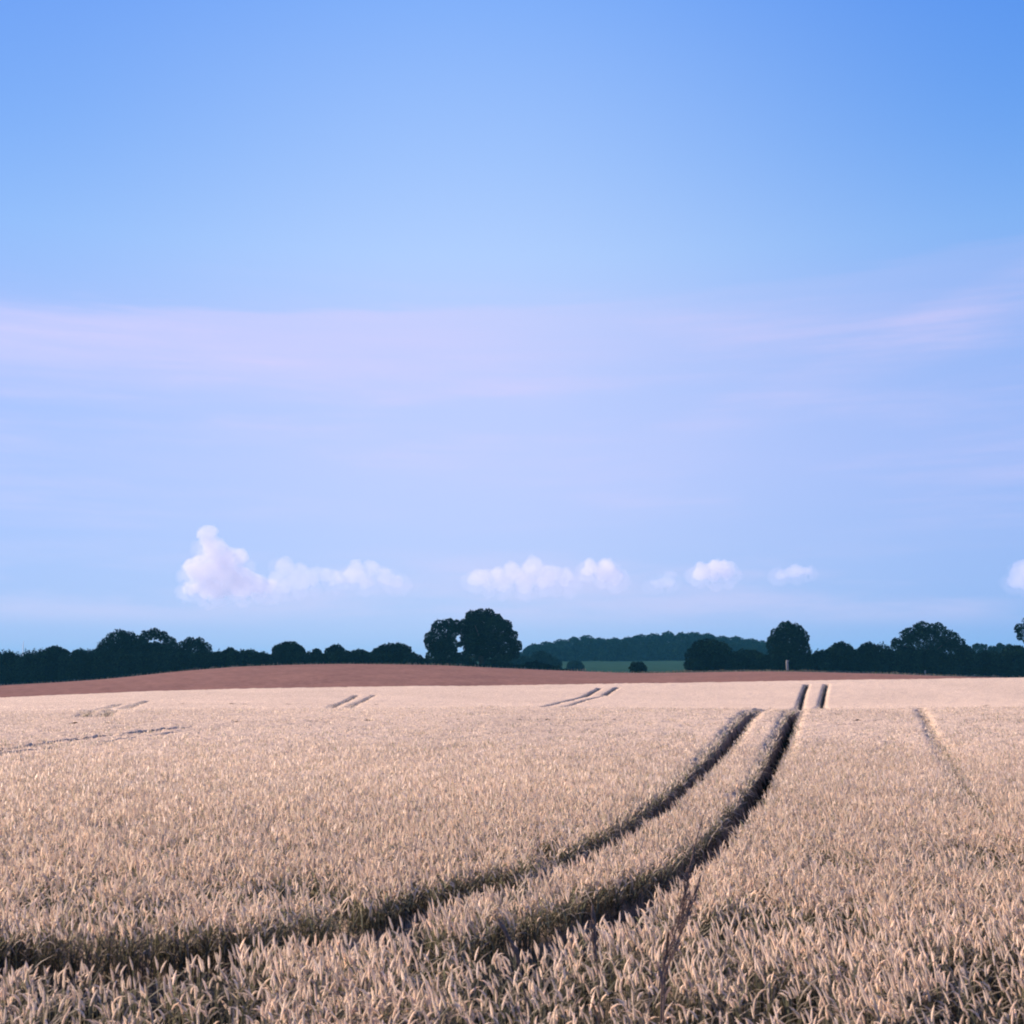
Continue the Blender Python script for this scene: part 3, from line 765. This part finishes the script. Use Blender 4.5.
# ------------------------------------------------------------------ clouds: small distant fair-weather clouds
def cloud_mat(name, dens):
    m, nt, out = mat(name)
    v = N(nt, 'ShaderNodeVolumePrincipled')
    v.inputs['Color'].default_value = (1.0, 0.93, 0.955, 1); v.inputs['Density'].default_value = dens
    v.inputs['Anisotropy'].default_value = 0.1
    nt.links.new(v.outputs[0], out.inputs['Volume'])
    return m
YC = 5200.0
import bmesh
def cloud(lobes, dens, label, seed):
    r = np.random.default_rng(seed)
    bm = bmesh.new()
    c0 = at(lobes[0][0], lobes[0][1], YC)
    for l in lobes:
        p = at(l[0], l[1], YC) - c0; rad = l[2]*1.22*mpp(YC)
        for q in range(5):
            off = Vector(r.normal(size=3)); off.normalize(); k = r.uniform(0.45, 0.7) if q else 0.9
            o = p + (off*rad*0.6 if q else Vector((0, 0, 0)))
            bmesh.ops.create_icosphere(bm, subdivisions=2, radius=rad*k, matrix=Matrix.Translation(o) @ Matrix.Diagonal((1, 1, l[3] if len(l) > 3 else 0.9, 1)))
    me = bpy.data.meshes.new('cloud'); bm.to_mesh(me); bm.free()
    me.materials.append(cloud_mat('cloud_vapour', dens))
    o = bpy.data.objects.new('cloud', me); COL.objects.link(o); o.location = c0
    md = o.modifiers.new('union', 'REMESH'); md.mode = 'VOXEL'
    def billow(ob, vox, amt, mid):
        ob.modifiers['union'].voxel_size = vox
        for nm, sc_, st_ in (('cloud_noise', 40, 34*amt), ('cloud_fray', 13, 15*amt)):
            tx = bpy.data.textures.new(nm, 'CLOUDS'); tx.noise_scale = sc_; tx.noise_depth = 4
            ds = ob.modifiers.new('billow', 'DISPLACE'); ds.texture = tx; ds.strength = st_; ds.mid_level = mid; ds.texture_coords = 'LOCAL'
    w_ = bpy.data.objects.new('wisp', me.copy()); COL.objects.link(w_); w_.parent = o
    w_.data.materials.clear(); w_.data.materials.append(cloud_mat('cloud_wisp', dens*0.22))
    zlo = min(v.co.z for v in me.vertices)
    for v in w_.data.vertices:                       # wisps spread sideways and hang flat along the base
        v.co.x *= 1.04; v.co.z = zlo + (v.co.z - zlo)*0.8 - 8
    md = w_.modifiers.new('union', 'REMESH'); md.mode = 'VOXEL'
    billow(o, 5.5, 1.0, 0.55); billow(w_, 7.0, 2.1, 0.30)
    return tag(o, label, 'cloud', 'small clouds in a row above the horizon')
cloud([(207, 533, 9), (212, 547, 11), (221, 560, 13), (240, 557, 9), (202, 572, 14), (190, 588, 8), (215, 583, 15), (240, 580, 15), (256, 584, 11), (226, 571, 14), (266, 587, 8)], 0.0085, 'tallest pinkish white cloud rising like a tower above the left trees', 1)
cloud([(285, 564, 9), (296, 576, 11), (276, 580, 9), (311, 576, 9), (326, 573, 7), (300, 583, 9), (335, 580, 7), (285, 584, 9)], 0.0042, 'low faint cloud touching the right of the tall tower cloud', 2)
cloud([(356, 572, 11), (372, 566, 7), (384, 575, 9), (345, 577, 7), (366, 580, 9), (396, 580, 7)], 0.005, 'small cloud at the right end of the left bank of cloud', 3)
cloud([(478, 578, 10), (497, 577, 9), (515, 574, 10), (533, 567, 10), (550, 573, 10), (566, 577, 8), (505, 581, 9), (525, 580, 10), (543, 581, 9), (488, 583, 8)], 0.0055, 'long low cloud above the tall oaks', 4)
cloud([(592, 568, 8), (606, 571, 11), (616, 576, 8)], 0.009, 'compact white cloud right of the long low cloud above the oaks', 5)
cloud([(702, 573, 9), (713, 570, 9), (724, 568, 9), (729, 573, 6)], 0.010, 'brightest small cloud above the right part of the wood', 6)
cloud([(782, 574, 6, .7), (795, 571, 8, .7), (806, 571, 6, .7)], 0.006, 'flat little cloud above the round headed tree', 7)
cloud([(1018, 580, 10), (1028, 574, 14)], 0.0042, 'cloud cut off by the right edge of the photo', 8)
cloud([(668, 580, 8, .7), (658, 582, 6, .6)], 0.003, 'faintest thin cloud left of the brightest small cloud', 9)

# ------------------------------------------------------------------ sun, sky, haze
SUN_AZ, SUN_EL = R(-50), R(33)          # azimuth from the view direction, to the left and ahead
sd = Vector((math.sin(SUN_AZ)*math.cos(SUN_EL), math.cos(SUN_AZ)*math.cos(SUN_EL), math.sin(SUN_EL)))
sl = bpy.data.lights.new('sun', 'SUN'); sl.energy = 5.0; sl.angle = R(2.0); sl.color = (1.0, 0.80, 0.66)
so = bpy.data.objects.new('sun', sl); COL.objects.link(so)
so.rotation_euler = (-sd).to_track_quat('-Z', 'Y').to_euler(); so.location = (-60, 30, 60)

w = bpy.data.worlds.new('World'); S.world = w; w.use_nodes = True
nt = w.node_tree; nt.nodes.clear()
out = nt.nodes.new('ShaderNodeOutputWorld'); bg = nt.nodes.new('ShaderNodeBackground')
nt.links.new(bg.outputs[0], out.inputs['Surface'])
sky = nt.nodes.new('ShaderNodeTexSky'); sky.sky_type = 'NISHITA'; sky.sun_disc = False
sky.sun_elevation = SUN_EL; sky.sun_rotation = SUN_AZ; sky.air_density = 1.0; sky.dust_density = 0.6; sky.ozone_density = 2.5
co = nt.nodes.new('ShaderNodeTexCoord')
sx = nt.nodes.new('ShaderNodeSeparateXYZ'); nt.links.new(co.outputs['Generated'], sx.inputs[0])
def mth(op, a, b=None, c=None):
    n = nt.nodes.new('ShaderNodeMath'); n.operation = op
    for i, v in enumerate((a, b, c)):
        if v is None: continue
        if isinstance(v, (int, float)): n.inputs[i].default_value = v
        else: nt.links.new(v, n.inputs[i])
    return n.outputs[0]
def smooth(v, a, b):
    n = nt.nodes.new('ShaderNodeMapRange'); n.interpolation_type = 'SMOOTHSTEP'
    nt.links.new(v, n.inputs['Value']); n.inputs['From Min'].default_value = a; n.inputs['From Max'].default_value = b
    return n.outputs[0]
el = mth('MULTIPLY', mth('ARCSINE', sx.outputs['Z']), 180/math.pi)             # degrees above the horizon
az = mth('MULTIPLY', mth('ARCTAN2', sx.outputs['X'], sx.outputs['Y']), 180/math.pi)
def lin(*c): return tuple(((v/255)/12.92 if v/255 <= 0.04045 else ((v/255 + 0.055)/1.055)**2.4) for v in c)
SKYK = 0.575
tint = ramp(nt, mth('DIVIDE', el, 60.0), [(0.0, lin(155, 193, 248)), (0.05, lin(177, 199, 250)), (0.16, lin(192, 204, 254)), (0.26, lin(188, 204, 254)), (0.33, lin(178, 207, 255)),
       (0.40, lin(160, 196, 254)), (0.51, lin(130, 177, 252)), (0.60, lin(105, 160, 250)), (1.0, lin(50, 105, 215))])
# blue deepens away from the bright middle of this sky
side = smooth(mth('ABSOLUTE', mth('ADD', az, 2.0)), 0.0, 30.0)
deep = N(nt, 'ShaderNodeMix', data_type='RGBA', blend_type='MULTIPLY')
nt.links.new(mth('MULTIPLY', side, mth('ADD', 0.55, mth('MULTIPLY', smooth(el, 10.0, 27.0), 0.45))), deep.inputs[0]); nt.links.new(tint, deep.inputs[6]); deep.inputs[7].default_value = (0.38, 0.65, 0.90, 1)
# cirrus veil and streaks
cmb = nt.nodes.new('ShaderNodeCombineXYZ'); nt.links.new(mth('MULTIPLY', az, 0.035), cmb.inputs[0]); nt.links.new(mth('MULTIPLY', el, 0.22), cmb.inputs[1])
nz = N(nt, 'ShaderNodeTexNoise'); nz.inputs['Scale'].default_value = 1.6; nz.inputs['Detail'].default_value = 5; nz.inputs['Roughness'].default_value = 0.55
nt.links.new(cmb.outputs[0], nz.inputs['Vector'])
nf = nz.outputs['Fac']
wob = mth('MULTIPLY', mth('SUBTRACT', nf, 0.5), 3.0)
cmb2 = nt.nodes.new('ShaderNodeCombineXYZ'); nt.links.new(mth('ADD', mth('MULTIPLY', az, 0.05), mth('MULTIPLY', el, -0.05)), cmb2.inputs[0]); nt.links.new(mth('MULTIPLY', el, 0.75), cmb2.inputs[1])
nz2 = N(nt, 'ShaderNodeTexNoise'); nz2.inputs['Scale'].default_value = 1.8; nz2.inputs['Detail'].default_value = 8; nz2.inputs['Roughness'].default_value = 0.62
nt.links.new(cmb2.outputs[0], nz2.inputs['Vector']); fib = nz2.outputs['Fac']
elw = mth('ADD', mth('ADD', mth('SUBTRACT', el, mth('MULTIPLY', az, 0.05)), wob), mth('MULTIPLY', mth('SUBTRACT', fib, 0.5), 2.2))
band = mth('MULTIPLY', smooth(elw, 12.0, 15.5), mth('SUBTRACT', 1.0, smooth(elw, 17.0, 17.9)))
band = mth('MULTIPLY', band, mth('SUBTRACT', 1.0, mth('MULTIPLY', smooth(az, -8.0, 12.0), 0.75)))
st = mth('SUBTRACT', el, mth('ADD', mth('MULTIPLY', mth('SUBTRACT', az, 11.0), 0.36), 12.4))
streak = mth('MULTIPLY', mth('MULTIPLY', smooth(st, -2.6, 0.0), mth('SUBTRACT', 1.0, smooth(st, 0.1, 1.3))), smooth(az, 1.0, 11.0))
veil = mth('MULTIPLY', smooth(nf, 0.42, 0.72), mth('MULTIPLY', smooth(el, 4.0, 9.0), mth('SUBTRACT', 1.0, smooth(el, 15.0, 20.0))))
low = mth('MULTIPLY', mth('MULTIPLY', smooth(el, 1.6, 3.0), mth('SUBTRACT', 1.0, smooth(el, 4.2, 6.2))), smooth(nf, 0.38, 0.62))
cf = mth('ADD', mth('MULTIPLY', mth('MULTIPLY', band, mth('ADD', 0.6, mth('MULTIPLY', fib, 0.8))), 0.46), mth('ADD', mth('MULTIPLY', mth('MULTIPLY', streak, smooth(fib, 0.15, 0.8)), 0.22), mth('ADD', mth('MULTIPLY', mth('MULTIPLY', veil, smooth(fib, 0.25, 0.7)), 0.40), mth('MULTIPLY', low, 0.44))))
cir = N(nt, 'ShaderNodeMix', data_type='RGBA'); nt.links.new(mth('MINIMUM', cf, 0.8), cir.inputs[0])
nt.links.new(deep.outputs[2], cir.inputs[6]); cir.inputs[7].default_value = (*lin(221, 210, 252), 1)
# physically based sky, graded by the colour of this evening's air
sc1 = N(nt, 'ShaderNodeMix', data_type='RGBA', blend_type='MIX'); sc1.inputs[0].default_value = 0.88
sm = N(nt, 'ShaderNodeMix', data_type='RGBA', blend_type='MULTIPLY'); sm.inputs[0].default_value = 1.0
nt.links.new(sky.outputs[0], sm.inputs[6]); sm.inputs[7].default_value = (0.75, 0.75, 0.75, 1)
up = N(nt, 'ShaderNodeMix', data_type='RGBA', blend_type='MULTIPLY'); up.inputs[0].default_value = 1.0
nt.links.new(cir.outputs[2], up.inputs[6]); up.inputs[7].default_value = (10*SKYK, 10*SKYK, 10*SKYK, 1)
nt.links.new(sm.outputs[2], sc1.inputs[6]); nt.links.new(up.outputs[2], sc1.inputs[7])
nt.links.new(sc1.outputs[2], bg.inputs['Color'])
bg.inputs['Strength'].default_value = 0.10

def haze():
    x, y0, y1, z0, z1 = 3000.0, -45.0, 3050.0, float(GT.min()) - 2.0, EZ + 45.0
    v = np.array([(sx_, yy, zz) for zz in (z0, z1) for (sx_, yy) in ((-x, y0), (x, y0), (x, y1), (-x, y1))])
    f = np.array([(0, 3, 2, 1), (4, 5, 6, 7), (0, 1, 5, 4), (1, 2, 6, 5), (2, 3, 7, 6), (3, 0, 4, 7)])
    m, nt2, o2 = mat('air_haze')
    vv = N(nt2, 'ShaderNodeVolumePrincipled'); vv.inputs['Color'].default_value = (0.12, 0.58, 0.86, 1)
    vv.inputs['Density'].default_value = 0.00014; vv.inputs['Anisotropy'].default_value = 0.0
    nt2.links.new(vv.outputs[0], o2.inputs['Volume'])
    o = mesh_np('haze', v, f, m); tag(o, 'thin blue evening haze over the fields', 'haze', kind='stuff')
import os
if not os.environ.get('NOHAZE'): haze()

S.cycles.volume_bounces = 2
S.cycles.max_bounces = 6
S.cycles.pixel_filter_type = 'BLACKMAN_HARRIS'; S.cycles.filter_width = 2.0      # soft phone lens
S.view_settings.view_transform = 'Standard'; S.view_settings.look = 'None'
S.view_settings.exposure = 0.85; S.view_settings.gamma = 1.0
S.render.film_transparent = False
